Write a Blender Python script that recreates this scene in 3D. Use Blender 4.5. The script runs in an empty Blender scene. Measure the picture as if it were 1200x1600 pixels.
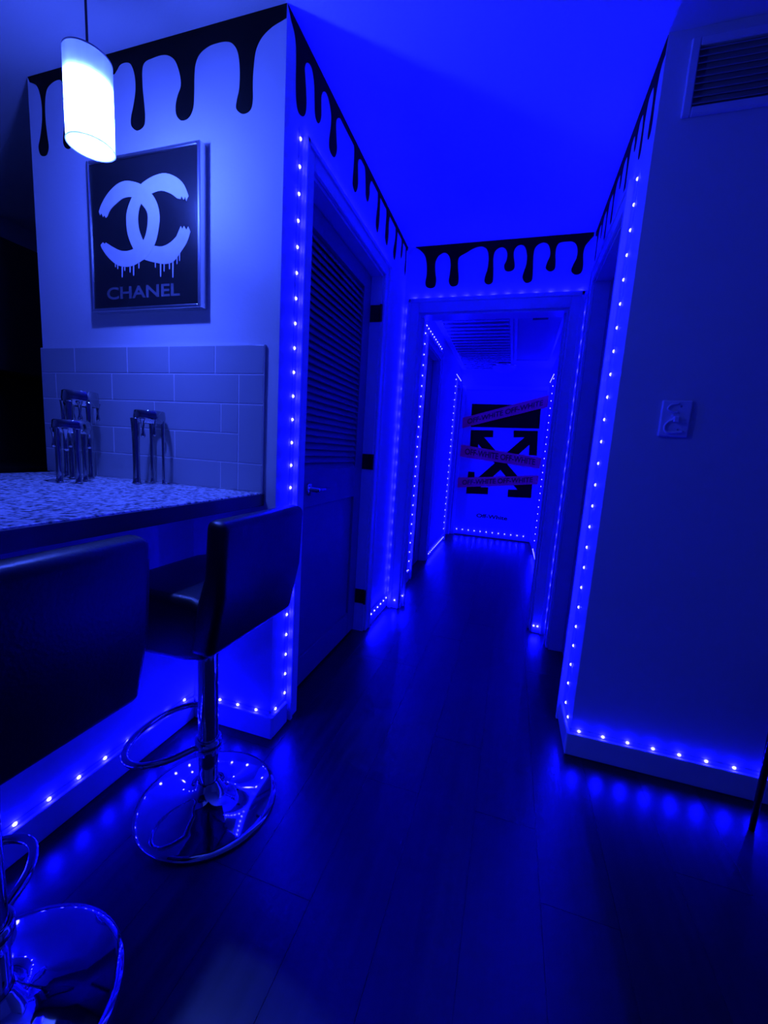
import bpy, bmesh, math, random
from mathutils import Vector, Matrix, Quaternion
random.seed(7)
scn = bpy.context.scene
C = scn.collection
# ---------------------------------------------------------------- camera
F_PX, YAW, PITCH, ROLL, CAM_H = 641.16, 0.2931, -0.1470, 0.0630, 1.1241
XL, YA, XR, YC, YB, XA, ZC = -0.788, 1.271, 0.322, 1.625, 2.781, -1.90, 0.95
H = 2.44
def cam_axes():
    cy, sy, cp, sp = math.cos(YAW), math.sin(YAW), math.cos(PITCH), math.sin(PITCH)
    fwd = Vector((-sy*cp, cy*cp, sp)); right = Vector((cy, sy, 0)); up = right.cross(fwd)
    cr, sr = math.cos(ROLL), math.sin(ROLL)
    return cr*right+sr*up, -sr*right+cr*up, fwd
CR, CU, CF = cam_axes()
cam = bpy.data.cameras.new('camera'); camo = bpy.data.objects.new('camera', cam); C.objects.link(camo)
cam.sensor_fit = 'HORIZONTAL'; cam.sensor_width = 36; cam.lens = F_PX/1200*36; cam.clip_start = 0.02
camo.matrix_world = Matrix(((CR.x, CU.x, -CF.x, 0), (CR.y, CU.y, -CF.y, 0), (CR.z, CU.z, -CF.z, CAM_H), (0, 0, 0, 1)))
scn.camera = camo
# ---------------------------------------------------------------- world, exposure
w = bpy.data.worlds.new('world'); scn.world = w; w.use_nodes = True
w.node_tree.nodes['Background'].inputs[0].default_value = (0.0, 0.001, 0.05, 1)
w.node_tree.nodes['Background'].inputs[1].default_value = 0.02
scn.view_settings.view_transform = 'Standard'; scn.view_settings.look = 'None'
scn.view_settings.gamma = 1; scn.view_settings.use_curve_mapping = False
scn.view_settings.exposure = 0.0
LED_COL = (0.0016, 0.0015, 1.0); LED_STRENGTH = 920.0
BULB_COL = (0.045, 0.095, 1.0); BULB_STRENGTH = 2300.0

def un(u, v, ax, val):
    """photo pixel -> point on the plane  axis[ax] == val"""
    d = CF + CR*((u-600)/F_PX) + CU*((800-v)/F_PX)
    o = Vector((0, 0, CAM_H)); t = (val-o[ax])/d[ax]
    return o+d*t

# ---------------------------------------------------------------- materials
MATS = {}
def mat(name, col=(0.8, 0.8, 0.8), rough=0.5, metal=0.0, bump=0.0, scale=200.0, vary=0.0, spec=0.5, coat=0.0):
    m = bpy.data.materials.new(name); m.use_nodes = True; MATS[name] = m
    nt = m.node_tree; b = nt.nodes['Principled BSDF']
    b.inputs['Base Color'].default_value = (*col, 1); b.inputs['Roughness'].default_value = rough
    b.inputs['Metallic'].default_value = metal; b.inputs['Specular IOR Level'].default_value = spec
    b.inputs['Coat Weight'].default_value = coat
    if bump or vary:
        tc = nt.nodes.new('ShaderNodeTexCoord'); n = nt.nodes.new('ShaderNodeTexNoise')
        n.inputs['Scale'].default_value = scale; n.inputs['Detail'].default_value = 4
        nt.links.new(tc.outputs['Object'], n.inputs['Vector'])
        if bump:
            bp = nt.nodes.new('ShaderNodeBump'); bp.inputs['Strength'].default_value = bump; bp.inputs['Distance'].default_value = 0.002
            nt.links.new(n.outputs['Fac'], bp.inputs['Height']); nt.links.new(bp.outputs['Normal'], b.inputs['Normal'])
        if vary:
            mp = nt.nodes.new('ShaderNodeMapRange'); mp.inputs['To Min'].default_value = 1-vary; mp.inputs['To Max'].default_value = 1+vary
            mx = nt.nodes.new('ShaderNodeVectorMath'); mx.operation = 'SCALE'; mx.inputs[0].default_value = col
            nt.links.new(n.outputs['Fac'], mp.inputs['Value']); nt.links.new(mp.outputs[0], mx.inputs['Scale'])
            nt.links.new(mx.outputs[0], b.inputs['Base Color'])
    return m
mat('wall_paint', (0.74, 0.74, 0.74), 0.6, bump=0.25, scale=90)
mat('ceiling_paint', (0.78, 0.78, 0.78), 0.8, bump=0.5, scale=120)
mat('trim_paint', (0.80, 0.80, 0.80), 0.22, bump=0.05, scale=40)
mat('door_paint', (0.20, 0.20, 0.21), 0.45, bump=0.05, scale=60)
mat('white_door', (0.74, 0.74, 0.74), 0.4)
mat('black_vinyl', (0.003, 0.003, 0.003), 0.85, spec=0.1)
mat('black_paint', (0.010, 0.010, 0.011), 0.45)
mat('white_stroke', (0.62, 0.62, 0.62), 0.6, vary=0.08, scale=30)
mat('grey_print', (0.10, 0.10, 0.12), 0.6)
mat('edge_dark', (0.10, 0.095, 0.09), 0.45)
mat('canvas_black', (0.008, 0.008, 0.010), 0.30)
mat('frame_silver', (0.75, 0.76, 0.78), 0.28, 1.0)
mat('tile_glaze', (0.44, 0.45, 0.46), 0.10, vary=0.05, scale=3)
mat('grout', (0.75, 0.75, 0.75), 0.8)
mat('chrome', (0.72, 0.72, 0.74), 0.05, 1.0)
mat('dark_chrome', (0.46, 0.46, 0.48), 0.035, 1.0)
mat('leather', (0.010, 0.010, 0.011), 0.38, bump=0.25, scale=160)
mat('stitch', (0.02, 0.02, 0.02), 0.6)
mat('plate_plastic', (0.92, 0.92, 0.92), 0.18)
mat('dark_metal', (0.012, 0.012, 0.012), 0.45, 0.3)
mat('vent_metal', (0.32, 0.32, 0.32), 0.6)
mat('hatch_paint', (0.5, 0.5, 0.5), 0.5)
mat('vent_dark', (0.32, 0.32, 0.32), 0.8)
mat('tape_pcb', (0.85, 0.85, 0.85), 0.3)
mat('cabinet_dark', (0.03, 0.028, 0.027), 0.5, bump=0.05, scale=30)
mat('black_gloss', (0.006, 0.006, 0.006), 0.12)
mat('cap_metal', (0.35, 0.35, 0.36), 0.4, 0.6)
mat('cord', (0.05, 0.05, 0.05), 0.5)
mat('glass_white', (0.8, 0.8, 0.8), 0.25)
mat('floor_under', (0.03, 0.027, 0.025), 0.5)

def emis(name, col, s):
    m = bpy.data.materials.new(name); m.use_nodes = True; MATS[name] = m
    nt = m.node_tree; nt.nodes.clear()
    e = nt.nodes.new('ShaderNodeEmission'); o = nt.nodes.new('ShaderNodeOutputMaterial')
    e.inputs[0].default_value = (*col, 1); e.inputs[1].default_value = s
    nt.links.new(e.outputs[0], o.inputs[0]); return m
emis('led_light', LED_COL, LED_STRENGTH)
emis('bulb_light', BULB_COL, BULB_STRENGTH)

def shade_mat(name, clear):
    m = bpy.data.materials.new(name); m.use_nodes = True; MATS[name] = m
    nt = m.node_tree; nt.nodes.clear(); N = nt.nodes.new
    d = N('ShaderNodeBsdfDiffuse'); t = N('ShaderNodeBsdfTranslucent'); mx = N('ShaderNodeMixShader'); o = N('ShaderNodeOutputMaterial')
    tc = N('ShaderNodeTexCoord'); mp = N('ShaderNodeMapping'); n = N('ShaderNodeTexNoise')
    mp.inputs['Scale'].default_value = (60, 60, 3); n.inputs['Scale'].default_value = 1.0
    r = N('ShaderNodeMapRange'); r.inputs['To Min'].default_value = 0.45; r.inputs['To Max'].default_value = 0.85
    cb = N('ShaderNodeCombineColor')
    L = nt.links.new
    L(tc.outputs['Object'], mp.inputs['Vector']); L(mp.outputs[0], n.inputs['Vector']); L(n.outputs['Fac'], r.inputs['Value'])
    for i in range(3): L(r.outputs[0], cb.inputs[i])
    L(cb.outputs[0], t.inputs['Color']); d.inputs['Color'].default_value = (0.55, 0.55, 0.55, 1)
    mx.inputs[0].default_value = 0.45
    L(d.outputs[0], mx.inputs[1]); L(t.outputs[0], mx.inputs[2])
    tr = N('ShaderNodeBsdfTransparent'); m2 = N('ShaderNodeMixShader'); m2.inputs[0].default_value = clear
    L(mx.outputs[0], m2.inputs[1]); L(tr.outputs[0], m2.inputs[2]); L(m2.outputs[0], o.inputs[0])
shade_mat('shade_glass', 0.165)
shade_mat('diffuser_glass', 0.72)

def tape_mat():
    # red barrier tape: faint red glow added so the colour shows under blue light
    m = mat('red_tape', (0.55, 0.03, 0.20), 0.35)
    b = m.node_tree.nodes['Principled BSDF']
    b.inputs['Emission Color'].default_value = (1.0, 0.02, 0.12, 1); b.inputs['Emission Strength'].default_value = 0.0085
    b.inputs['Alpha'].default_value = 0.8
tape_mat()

def granite_mat():
    m = mat('granite', (0.5, 0.5, 0.5), 0.22); nt = m.node_tree; b = nt.nodes['Principled BSDF']; N = nt.nodes.new; L = nt.links.new
    tc = N('ShaderNodeTexCoord'); n1 = N('ShaderNodeTexNoise'); n1.inputs['Scale'].default_value = 75; n1.inputs['Detail'].default_value = 6
    v = N('ShaderNodeTexVoronoi'); v.inputs['Scale'].default_value = 95
    r1 = N('ShaderNodeValToRGB'); r1.color_ramp.elements[0].position = 0.36; r1.color_ramp.elements[0].color = (0.16, 0.16, 0.16, 1)
    r1.color_ramp.elements[1].position = 0.56; r1.color_ramp.elements[1].color = (0.88, 0.88, 0.88, 1)
    r2 = N('ShaderNodeValToRGB'); r2.color_ramp.elements[0].position = 0.05; r2.color_ramp.elements[0].color = (0.25, 0.25, 0.25, 1)
    r2.color_ramp.elements[1].position = 0.45; r2.color_ramp.elements[1].color = (1, 1, 1, 1)
    mx = N('ShaderNodeMix'); mx.data_type = 'RGBA'; mx.blend_type = 'MULTIPLY'; mx.inputs[0].default_value = 0.5
    L(tc.outputs['Object'], n1.inputs['Vector']); L(tc.outputs['Object'], v.inputs['Vector'])
    L(n1.outputs['Fac'], r1.inputs[0]); L(v.outputs['Distance'], r2.inputs[0])
    L(r1.outputs[0], mx.inputs[6]); L(r2.outputs[0], mx.inputs[7]); L(mx.outputs[2], b.inputs['Base Color'])
granite_mat()

def wood_mat():
    m = mat('plank_wood', (0.05, 0.04, 0.035), 0.30); nt = m.node_tree; b = nt.nodes['Principled BSDF']; N = nt.nodes.new; L = nt.links.new
    tc = N('ShaderNodeTexCoord'); oi = N('ShaderNodeObjectInfo'); ad = N('ShaderNodeVectorMath'); ad.operation = 'ADD'
    sc = N('ShaderNodeVectorMath'); sc.operation = 'SCALE'; sc.inputs[0].default_value = (7, 13, 5)
    mp = N('ShaderNodeMapping'); mp.inputs['Scale'].default_value = (38, 1.6, 1); n = N('ShaderNodeTexNoise'); n.inputs['Detail'].default_value = 5; n.inputs['Scale'].default_value = 1
    L(oi.outputs['Random'], sc.inputs['Scale']); L(tc.outputs['Object'], mp.inputs[0]); L(mp.outputs[0], ad.inputs[0]); L(sc.outputs[0], ad.inputs[1]); L(ad.outputs[0], n.inputs['Vector'])
    r = N('ShaderNodeValToRGB'); r.color_ramp.elements[0].position = 0.3; r.color_ramp.elements[0].color = (0.010, 0.009, 0.008, 1)
    r.color_ramp.elements[1].position = 0.75; r.color_ramp.elements[1].color = (0.028, 0.024, 0.022, 1)
    h = N('ShaderNodeMapRange'); h.inputs['To Min'].default_value = 0.6; h.inputs['To Max'].default_value = 1.25
    mx = N('ShaderNodeVectorMath'); mx.operation = 'SCALE'
    L(n.outputs['Fac'], r.inputs[0]); L(oi.outputs['Random'], h.inputs['Value']); L(r.outputs[0], mx.inputs[0]); L(h.outputs[0], mx.inputs['Scale'])
    L(mx.outputs[0], b.inputs['Base Color'])
    rr = N('ShaderNodeMapRange'); rr.inputs['To Min'].default_value = 0.29; rr.inputs['To Max'].default_value = 0.43
    b.inputs['Specular IOR Level'].default_value = 0.7
    L(n.outputs['Fac'], rr.inputs['Value']); L(rr.outputs[0], b.inputs['Roughness'])
    bp = N('ShaderNodeBump'); bp.inputs['Strength'].default_value = 0.15; bp.inputs['Distance'].default_value = 0.001
    L(n.outputs['Fac'], bp.inputs['Height']); L(bp.outputs[0], b.inputs['Normal'])
wood_mat()

# ---------------------------------------------------------------- mesh helpers
def box(bm, lo, hi, bev=0.0, seg=2):
    lo, hi = Vector(lo), Vector(hi)
    vs = [bm.verts.new((x, y, z)) for x in (lo.x, hi.x) for y in (lo.y, hi.y) for z in (lo.z, hi.z)]
    fs = [bm.faces.new([vs[i] for i in q]) for q in ((0, 1, 3, 2), (4, 6, 7, 5), (0, 4, 5, 1), (2, 3, 7, 6), (0, 2, 6, 4), (1, 5, 7, 3))]
    if bev:
        es = list({e for f in fs for e in f.edges})
        bmesh.ops.bevel(bm, geom=es, offset=bev, segments=seg, profile=0.5, affect='EDGES')
    return vs
def nb(): return bmesh.new()
def bx(lo, hi, bev=0.0, seg=2):
    bm = nb(); box(bm, lo, hi, bev, seg); return bm
def lathe(bm, prof, n=32, c=(0, 0, 0)):
    rings = []
    for r, z in prof:
        if r < 1e-6: rings.append([bm.verts.new((c[0], c[1], c[2]+z))])
        else: rings.append([bm.verts.new((c[0]+r*math.cos(2*math.pi*i/n), c[1]+r*math.sin(2*math.pi*i/n), c[2]+z)) for i in range(n)])
    for a, b in zip(rings, rings[1:]):
        for i in range(n):
            j = (i+1) % n
            if len(a) == 1 and len(b) == 1: continue
            if len(a) == 1: bm.faces.new((a[0], b[i], b[j]))
            elif len(b) == 1: bm.faces.new((a[i], a[j], b[0]))
            else: bm.faces.new((a[i], a[j], b[j], b[i]))
    return bm
def tube(bm, pts, r, n=10, closed=False):
    pts = [Vector(p) for p in pts]; rs = r if isinstance(r, (list, tuple)) else [r]*len(pts)
    rings = []; N = len(pts); prev = None
    for i, p in enumerate(pts):
        if closed: t = (pts[(i+1) % N]-pts[i-1]).normalized()
        else: t = (pts[min(i+1, N-1)]-pts[max(i-1, 0)]).normalized()
        a = Vector((0, 0, 1)) if abs(t.z) < 0.9 else Vector((1, 0, 0))
        if prev is None: u = t.cross(a).normalized()
        else: u = (prev-t*prev.dot(t)).normalized()
        prev = u; v = t.cross(u)
        rings.append([bm.verts.new(p+rs[i]*(u*math.cos(2*math.pi*k/n)+v*math.sin(2*math.pi*k/n))) for k in range(n)])
    M = N if closed else N-1
    for i in range(M):
        a, b = rings[i], rings[(i+1) % N]
        for k in range(n):
            bm.faces.new((a[k], a[(k+1) % n], b[(k+1) % n], b[k]))
    if not closed:
        bm.faces.new(rings[0][::-1]); bm.faces.new(rings[-1])
    return bm
def catmull(pts, sub=4, closed=False):
    out = []; n = len(pts)
    rng = range(n if closed else n-1)
    for i in rng:
        p0 = pts[(i-1) % n] if (closed or i > 0) else pts[0]
        p1 = pts[i]; p2 = pts[(i+1) % n]; p3 = pts[(i+2) % n] if (closed or i+2 < n) else pts[-1]
        for k in range(sub):
            t = k/sub
            out.append(tuple(0.5*((2*b)+(-a+c)*t+(2*a-5*b+4*c-d)*t*t+(-a+3*b-3*c+d)*t**3) for a, b, c, d in zip(p0, p1, p2, p3)))
    if not closed: out.append(tuple(pts[-1]))
    return out
def poly(bm, pts, off):
    """flat outline (3D points) extruded by the vector off"""
    vs = [bm.verts.new(p) for p in pts]
    f = bm.faces.new(vs)
    r = bmesh.ops.extrude_face_region(bm, geom=[f])
    ev = [g for g in r['geom'] if isinstance(g, bmesh.types.BMVert)]
    bmesh.ops.translate(bm, verts=ev, vec=Vector(off))
    return bm
def text_bm(s, bold=0.0, shear=0.0):
    cu = bpy.data.curves.new('lettering', 'FONT'); cu.body = s; cu.offset = bold; cu.shear = shear; cu.extrude = 0.0
    o = bpy.data.objects.new('lettering', cu); C.objects.link(o)
    dg = bpy.context.evaluated_depsgraph_get(); me = bpy.data.meshes.new_from_object(o.evaluated_get(dg))
    bm = nb(); bm.from_mesh(me); bpy.data.objects.remove(o); bpy.data.curves.remove(cu); bpy.data.meshes.remove(me)
    return bm
def map_text(bm, p00, p10, p01):
    """scale lettering to its box p00 (low start), p10 (low end), p01 (high start)"""
    xs = [v.co.x for v in bm.verts]; ys = [v.co.y for v in bm.verts]
    x0, x1, y0, y1 = min(xs), max(xs), min(ys), max(ys)
    for v in bm.verts:
        s = (v.co.x-x0)/(x1-x0); t = (v.co.y-y0)/(y1-y0)
        v.co = Vector(p00)+(Vector(p10)-Vector(p00))*s+(Vector(p01)-Vector(p00))*t
    return bm

def obj(name, bm, m, parent=None, smooth=False, local=False):
    if parent is not None and not local:
        bmesh.ops.translate(bm, verts=bm.verts[:], vec=-parent_loc(parent))
    bmesh.ops.recalc_face_normals(bm, faces=bm.faces[:])
    me = bpy.data.meshes.new(name); bm.to_mesh(me); bm.free()
    if smooth:
        for f in me.polygons: f.use_smooth = True
    me.materials.append(MATS[m])
    o = bpy.data.objects.new(name, me); C.objects.link(o)
    if parent is not None: o.parent = parent
    return o
def parent_loc(p):
    v = Vector((0, 0, 0))
    while p is not None: v += p.location; p = p.parent
    return v
def thing(name, label, cat, loc=(0, 0, 0), group=None):
    o = bpy.data.objects.new(name, None); C.objects.link(o); o.location = loc; o.empty_display_size = 0.05
    return tag(o, label, cat, group)
def tag(o, label, cat, group=None):
    o['label'] = label; o['category'] = cat
    if group: o['group'] = group
    return o
def struct(name, bm, m, label=None):
    o = obj(name, bm, m); o['kind'] = 'structure'
    if label: o['label'] = label
    return o
def sthing(name, loc, label):
    o = bpy.data.objects.new(name, None); C.objects.link(o); o.location = loc; o['kind'] = 'structure'; o['label'] = label
    return o
def smooth_by_angle(o, ang=40):
    me = o.data
    for f in me.polygons: f.use_smooth = True
    try: me.set_sharp_from_angle(angle=math.radians(ang))
    except Exception: pass
    return o
def dup(root, loc, label):
    r = root.copy(); C.objects.link(r); r.location = loc; r['label'] = label
    def rec(a, b):
        for ch in list(a.children):
            c = ch.copy(); C.objects.link(c); c.parent = b; rec(ch, c)
    rec(root, r); return r

# ================================================================ SETTING
YF = 5.947; H2 = 2.30; XR2 = 0.36; T = 0.12; YB2 = YB+T
RX0, RX1, RY0 = -3.25, 2.6, -2.6      # the open room around the camera
# ---- floor of planks
fl = struct('floor', bx((RX0-.1, RY0-.1, -0.05), (RX1+.1, YF+.3, -0.012)), 'floor_under', 'dark wood plank floor running down the hallway')
PW, PL = 0.185, 1.22
bm = bx((0, 0, -0.012), (PW-0.0004, PL-0.0004, 0.0), 0.0004, 1)
plank0 = obj('plank', bm, 'plank_wood', fl, local=True)
first = True
nx0 = int(math.floor(RX0/PW)); nx1 = int(math.ceil(RX1/PW))
for i in range(nx0, nx1):
    sh = random.choice((0, .3, .55, .8, 1.0))
    for k in range(-3, 6):
        x, y = i*PW, k*PL+sh
        if y > YF or y+PL < RY0: continue
        if y > 2.6 and (x > XR2+.2 or x+PW < XL-.3): continue     # beyond the side walls of the hallway
        if y < -1.9: continue                                       # behind the camera
        o = plank0 if first else plank0.copy()
        if not first: C.objects.link(o)
        first = False
        o.location = (x, y, 0)
bm = nb(); box(bm, (RX0-.1, RY0-.1, -0.0119), (RX1+.1, -0.6, -0.001))
o = obj('plank_field', bm, 'plank_wood', fl, local=True); o['kind'] = 'stuff'

# ---- ceilings
bm = nb(); box(bm, (RX0-.1, RY0-.1, H), (RX1+.1, YB2, H+.1))
struct('ceiling', bm, 'ceiling_paint', 'smooth painted ceiling')
bm = nb(); box(bm, (XL-.5, YB2, H2), (XR2+.5, YF+.2, H2+.1))
struct('ceiling_hallway', bm, 'ceiling_paint', 'lower ceiling beyond the cased opening')

# ---- walls
D1 = (1.452, 2.318, 2.090)     # closet door opening: y0, y1, head
D2 = (3.56, 4.20, 2.05)        # side door further down
D3 = (5.47, 5.90, 2.05)
bm = nb()
box(bm, (XA, YA, 0), (XL, YA+T, H))
struct('wall_left', bm, 'wall_paint', 'white wall with the framed print')
def side_wall(x0, x1, y0, y1, h, openings):
    bm = nb(); y = y0
    for a, b, t in openings:
        box(bm, (x0, y, 0), (x1, a, h)); box(bm, (x0, a, t), (x1, b, h)); y = b
    box(bm, (x0, y, 0), (x1, y1, h)); return bm
struct('wall_hallway_left', side_wall(XL-T, XL, YA+T, YF+.1, H, [D1, D2, D3]), 'wall_paint')
DR = (1.905, 2.560, 2.095)
DR2 = (3.4, 4.1, 2.05)
struct('wall_hallway_right', side_wall(XR, XR+T, YC+T, YB2, H, [DR]), 'wall_paint')
struct('wall_hallway_far_right', side_wall(XR2, XR2+T, YB2, YF+.1, H, [DR2]), 'wall_paint')
struct('wall_right', bx((XR, YC, 0), (RX1, YC+T, H)), 'wall_paint', 'white wall with the light switch')
OX0, OX1, OZ = -0.684, 0.232, 2.030
bm = nb(); box(bm, (XL, YB, 0), (OX0, YB2, H)); box(bm, (OX1, YB, 0), (XR, YB2, H)); box(bm, (OX0, YB, OZ), (OX1, YB2, H))
struct('wall_header', bm, 'wall_paint', 'header wall over the cased opening')
struct('wall_far', bx((XL-.2, YF, 0), (XR2+.2, YF+.12, H)), 'wall_paint')
struct('wall_back', bx((RX0-.1, RY0-.1, 0), (RX1+.1, RY0, H)), 'wall_paint')
struct('wall_room_right', bx((RX1, RY0, 0), (RX1+.1, YC+T, H)), 'wall_paint')
struct('wall_kitchen', bx((RX0-.1, RY0, 0), (RX0, 4.2, H)), 'wall_paint')
struct('wall_kitchen_far', bx((RX0, 4.1, 0), (XL-T-.01, 4.2, H)), 'wall_paint')
# closets behind the doors
struct('wall_closet', bx((XL-.75, YA+T, 0), (XL-.70, 2.7, H)), 'wall_paint')
# knee wall of the breakfast bar
KX = -1.145
struct('wall_bar', bx((KX-.12, -1.6, 0), (KX, YA, 0.905)), 'wall_paint', 'low white wall carrying the bar counter')

# ---- baseboards
def baseb(name, lo, hi):
    o = struct(name, bx(lo, hi, 0.005, 2), 'trim_paint'); return o
BH, BT = 0.092, 0.014
baseb('baseboard_bar', (KX, -1.6, 0), (KX+BT, YA-BT, BH))
baseb('baseboard_left', (KX, YA-BT, 0), (XL+BT, YA, BH))
baseb('baseboard_left_return', (XL, YA, 0), (XL+BT, 1.376, BH))
baseb('baseboard_hallway_left', (XL, 2.395, 0), (XL+BT, YB-.016, BH))
baseb('baseboard_right', (XR-BT, YC-BT, 0), (RX1, YC, BH))
baseb('baseboard_right_return', (XR-BT, YC, 0), (XR, 1.835, BH))
baseb('baseboard_far_left', (XL, 4.28, 0), (XL+BT, 5.39, BH))
baseb('baseboard_far_left_near', (XL, YB2+.016, 0), (XL+BT, 3.47, BH))
baseb('baseboard_far_right', (XR2-BT, 4.18, 0), (XR2, YF, BH))

# ---- casings: trim_n with legs and head of stepped profile
def casing_x(n, x, s, y0, y1, zt, wdt=0.068, t=0.016, depth=T, label=None):
    """door casing on a wall x=const, sticking out along s"""
    e = sthing('trim_%d' % n, (x, (y0+y1)/2, 0), label or 'white door casing')
    def piece(name, a0, a1, z0, z1):
        bm = nb(); lo = (min(x, x+s*t), a0, z0); hi = (max(x, x+s*t), a1, z1)
        box(bm, lo, hi, 0.005, 2); return obj(name, bm, 'trim_paint', e)
    piece('casing_leg', y0-wdt, y0, 0, zt+wdt); piece('casing_leg', y1, y1+wdt, 0, zt+wdt); piece('casing_head', y0, y1, zt, zt+wdt)
    def bead(a, b, vert, pos):
        bm = nb()
        if vert: box(bm, (min(x+s*t*.8, x+s*(t+.007)), pos-.009, 0), (max(x+s*t*.8, x+s*(t+.007)), pos+.009, b), .003, 2)
        else: box(bm, (min(x+s*t*.8, x+s*(t+.007)), a, pos-.009), (max(x+s*t*.8, x+s*(t+.007)), b, pos+.009), .003, 2)
        obj('bead', bm, 'trim_paint', e)
    bead(0, zt+wdt, True, y0-wdt+.010); bead(0, zt+wdt, True, y1+wdt-.010); bead(y0-wdt, y1+wdt, False, zt+wdt-.010)
    # jamb lining
    bm = nb(); xa, xb = sorted((x, x-s*depth))
    obj('jamb', bx((xa, y0, 0), (xb, y0+.012, zt)), 'trim_paint', e); obj('jamb', bx((xa, y1-.012, 0), (xb, y1, zt)), 'trim_paint', e)
    obj('jamb_head', bx((xa, y0+.012, zt-.012), (xb, y1-.012, zt)), 'trim_paint', e); bm.free()
    return e
casing_x(1, XL, 1, *D1, label='white casing of the louvred closet door')
casing_x(2, XL, 1, *D2, label='white casing of the side door outlined by lights')
casing_x(3, XL, 1, D3[0], D3[1]-.06, D3[2], wdt=.05, label='white casing of the last door on the left')
casing_x(4, XR, -1, *DR, label='white casing of the doorway beside the switch wall')
casing_x(5, XR2, -1, *DR2, label='white casing of the far doorway')
# cased opening in the header wall
def casing_header():
    e = sthing('trim_6', ((OX0+OX1)/2, YB, 0), 'white casing of the opening to the far hallway')
    wd, t = 0.072, 0.016
    for x0, x1 in ((OX0-wd, OX0), (OX1, OX1+wd)):
        obj('casing_leg', bx((x0, YB-t, 0), (x1, YB, OZ+wd+.01), .005), 'trim_paint', e)
    obj('casing_head', bx((OX0, YB-t, OZ), (OX1, YB, OZ+wd+.01), .005), 'trim_paint', e)
    for x in (OX0-wd+.010, OX1+wd-.010):
        s_ = 1 if x > 0 else -1; a_, b_ = sorted((x-s_*.009, x+s_*.0165)); obj('bead', bx((a_, YB-t-.007, 0), (b_, YB-t*.8, OZ+wd+.016), .003), 'trim_paint', e)
    obj('bead', bx((OX0-wd, YB-t-.007, OZ+wd-.009), (OX1+wd, YB-t*.8, OZ+wd+.016), .003), 'trim_paint', e)
    obj('jamb', bx((OX0, YB, 0), (OX0+.012, YB2, OZ)), 'trim_paint', e); obj('jamb', bx((OX1-.012, YB, 0), (OX1, YB2, OZ)), 'trim_paint', e)
    obj('jamb_head', bx((OX0+.012, YB, OZ-.012), (OX1-.012, YB2, OZ)), 'trim_paint', e)
    for x in (OX0+.012, OX1-.024):
        obj('door_stop', bx((x, YB+.05, 0), (x+.012, YB+.085, OZ-.012)), 'trim_paint', e)
casing_header()

# ---- door_1: louvred closet door, closed in its frame
def louvre_door():
    y0, y1, zt = D1[0]+.015, D1[1]-.015, D1[2]-.016
    X = -0.850; th = 0.035; xf, xb = X, X-th
    e = sthing('door_1', (X, (y0+y1)/2, 0), 'dark grey closet door with louvres above and a flat panel below')
    st = 0.105
    for a, b in ((y0, y0+st), (y1-st, y1)):
        obj('stile', bx((xb, a, 0.012), (xf, b, zt), .002, 1), 'door_paint', e)
    for a, b in ((0.012, .15), (.855, 1.025), (zt-.085, zt)):
        obj('rail', bx((xb, y0+st, a), (xf, y1-st, b), .002, 1), 'door_paint', e)
    obj('panel', bx((xb+.006, y0+st, .15), (xf-.014, y1-st, .855)), 'door_paint', e)
    z0, z1 = 1.025, zt-.085; n = 32; p = (z1-z0)/n
    slat = None
    for i in range(n):
        z = z0+(i+.5)*p
        if slat is None:
            bm = nb(); box(bm, (-.004, y0+st, -.021), (.004, y1-st, .021), .002, 1)
            bmesh.ops.translate(bm, verts=bm.verts[:], vec=(0, -(y0+y1)/2, 0))
            slat = obj('slat', bm, 'door_paint', e, local=True); o = slat
        else:
            o = slat.copy(); C.objects.link(o)
        o.location = (-th/2, 0, z); o.rotation_euler = (0, math.radians(-35), 0)
    for z in (1.884, 1.056, .226):
        h = obj('hinge', bx((XL-.062, D1[1]-.0135, z-.045), (XL+.001, D1[1]-.0115, z+.045)), 'dark_metal', e)
        bm = nb(); tube(bm, [(XL+.004, D1[1]-.020, z-.045), (XL+.004, D1[1]-.020, z+.045)], .008, 10)
        obj('knuckle', bm, 'dark_metal', h)
    # lever handle
    hy, hz = 1.640, .935
    hd = obj('door_handle', lathe(nb(), [(0, 0), (.030, 0), (.030, .006), (.024, .011), (.011, .013), (.011, .045), (0, .045)], 20), 'chrome', e, smooth=True, local=True)
    hd.location = (.0, hy-(y0+y1)/2, hz); hd.rotation_euler = (0, math.radians(90), 0)
    bm = nb(); tube(bm, [(0, -.004, .040), (0, .02, .044), (0, .06, .046), (0, .115, .044)], [.010, .010, .009, .008], 10)
    obj('lever', bm, 'chrome', hd, smooth=True, local=True)
louvre_door()
# ---- other doors, closed leaves set back in their frames
def panel_door(name, x, xb, y0, y1, zt, m, label):
    e = sthing(name, ((x+xb)/2, (y0+y1)/2, 0), label)
    lo, hi = sorted((x, xb)); f = x
    obj('leaf', bx((lo, y0+.014, .01), (hi, y1-.014, zt-.015)), m, e)
    s = 1 if x > xb else -1
    for za, zb in ((.15, .85), (1.0, 1.9)):
        for ya, yb in ((y0+.09, (y0+y1)/2-.03), ((y0+y1)/2+.03, y1-.09)):
            a, b = sorted((x, x+s*.006)); obj('panel', bx((a, ya, za), (b, yb, zb), .003, 1), m, e)
panel_door('door_2', XL-.06, XL-.10, *D2, 'door_paint', 'dark side door in the far hallway')
panel_door('door_3', XL-.06, XL-.10, D3[0], D3[1]-.06, D3[2], 'white_door', 'last door on the left of the far hallway')
panel_door('door_4', XR+.075, XR+.115, *DR, 'door_paint', 'dark door set back in the doorway beside the switch wall')
panel_door('door_5', XR2+.07, XR2+.11, *DR2, 'white_door', 'door on the right of the far hallway')

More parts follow.
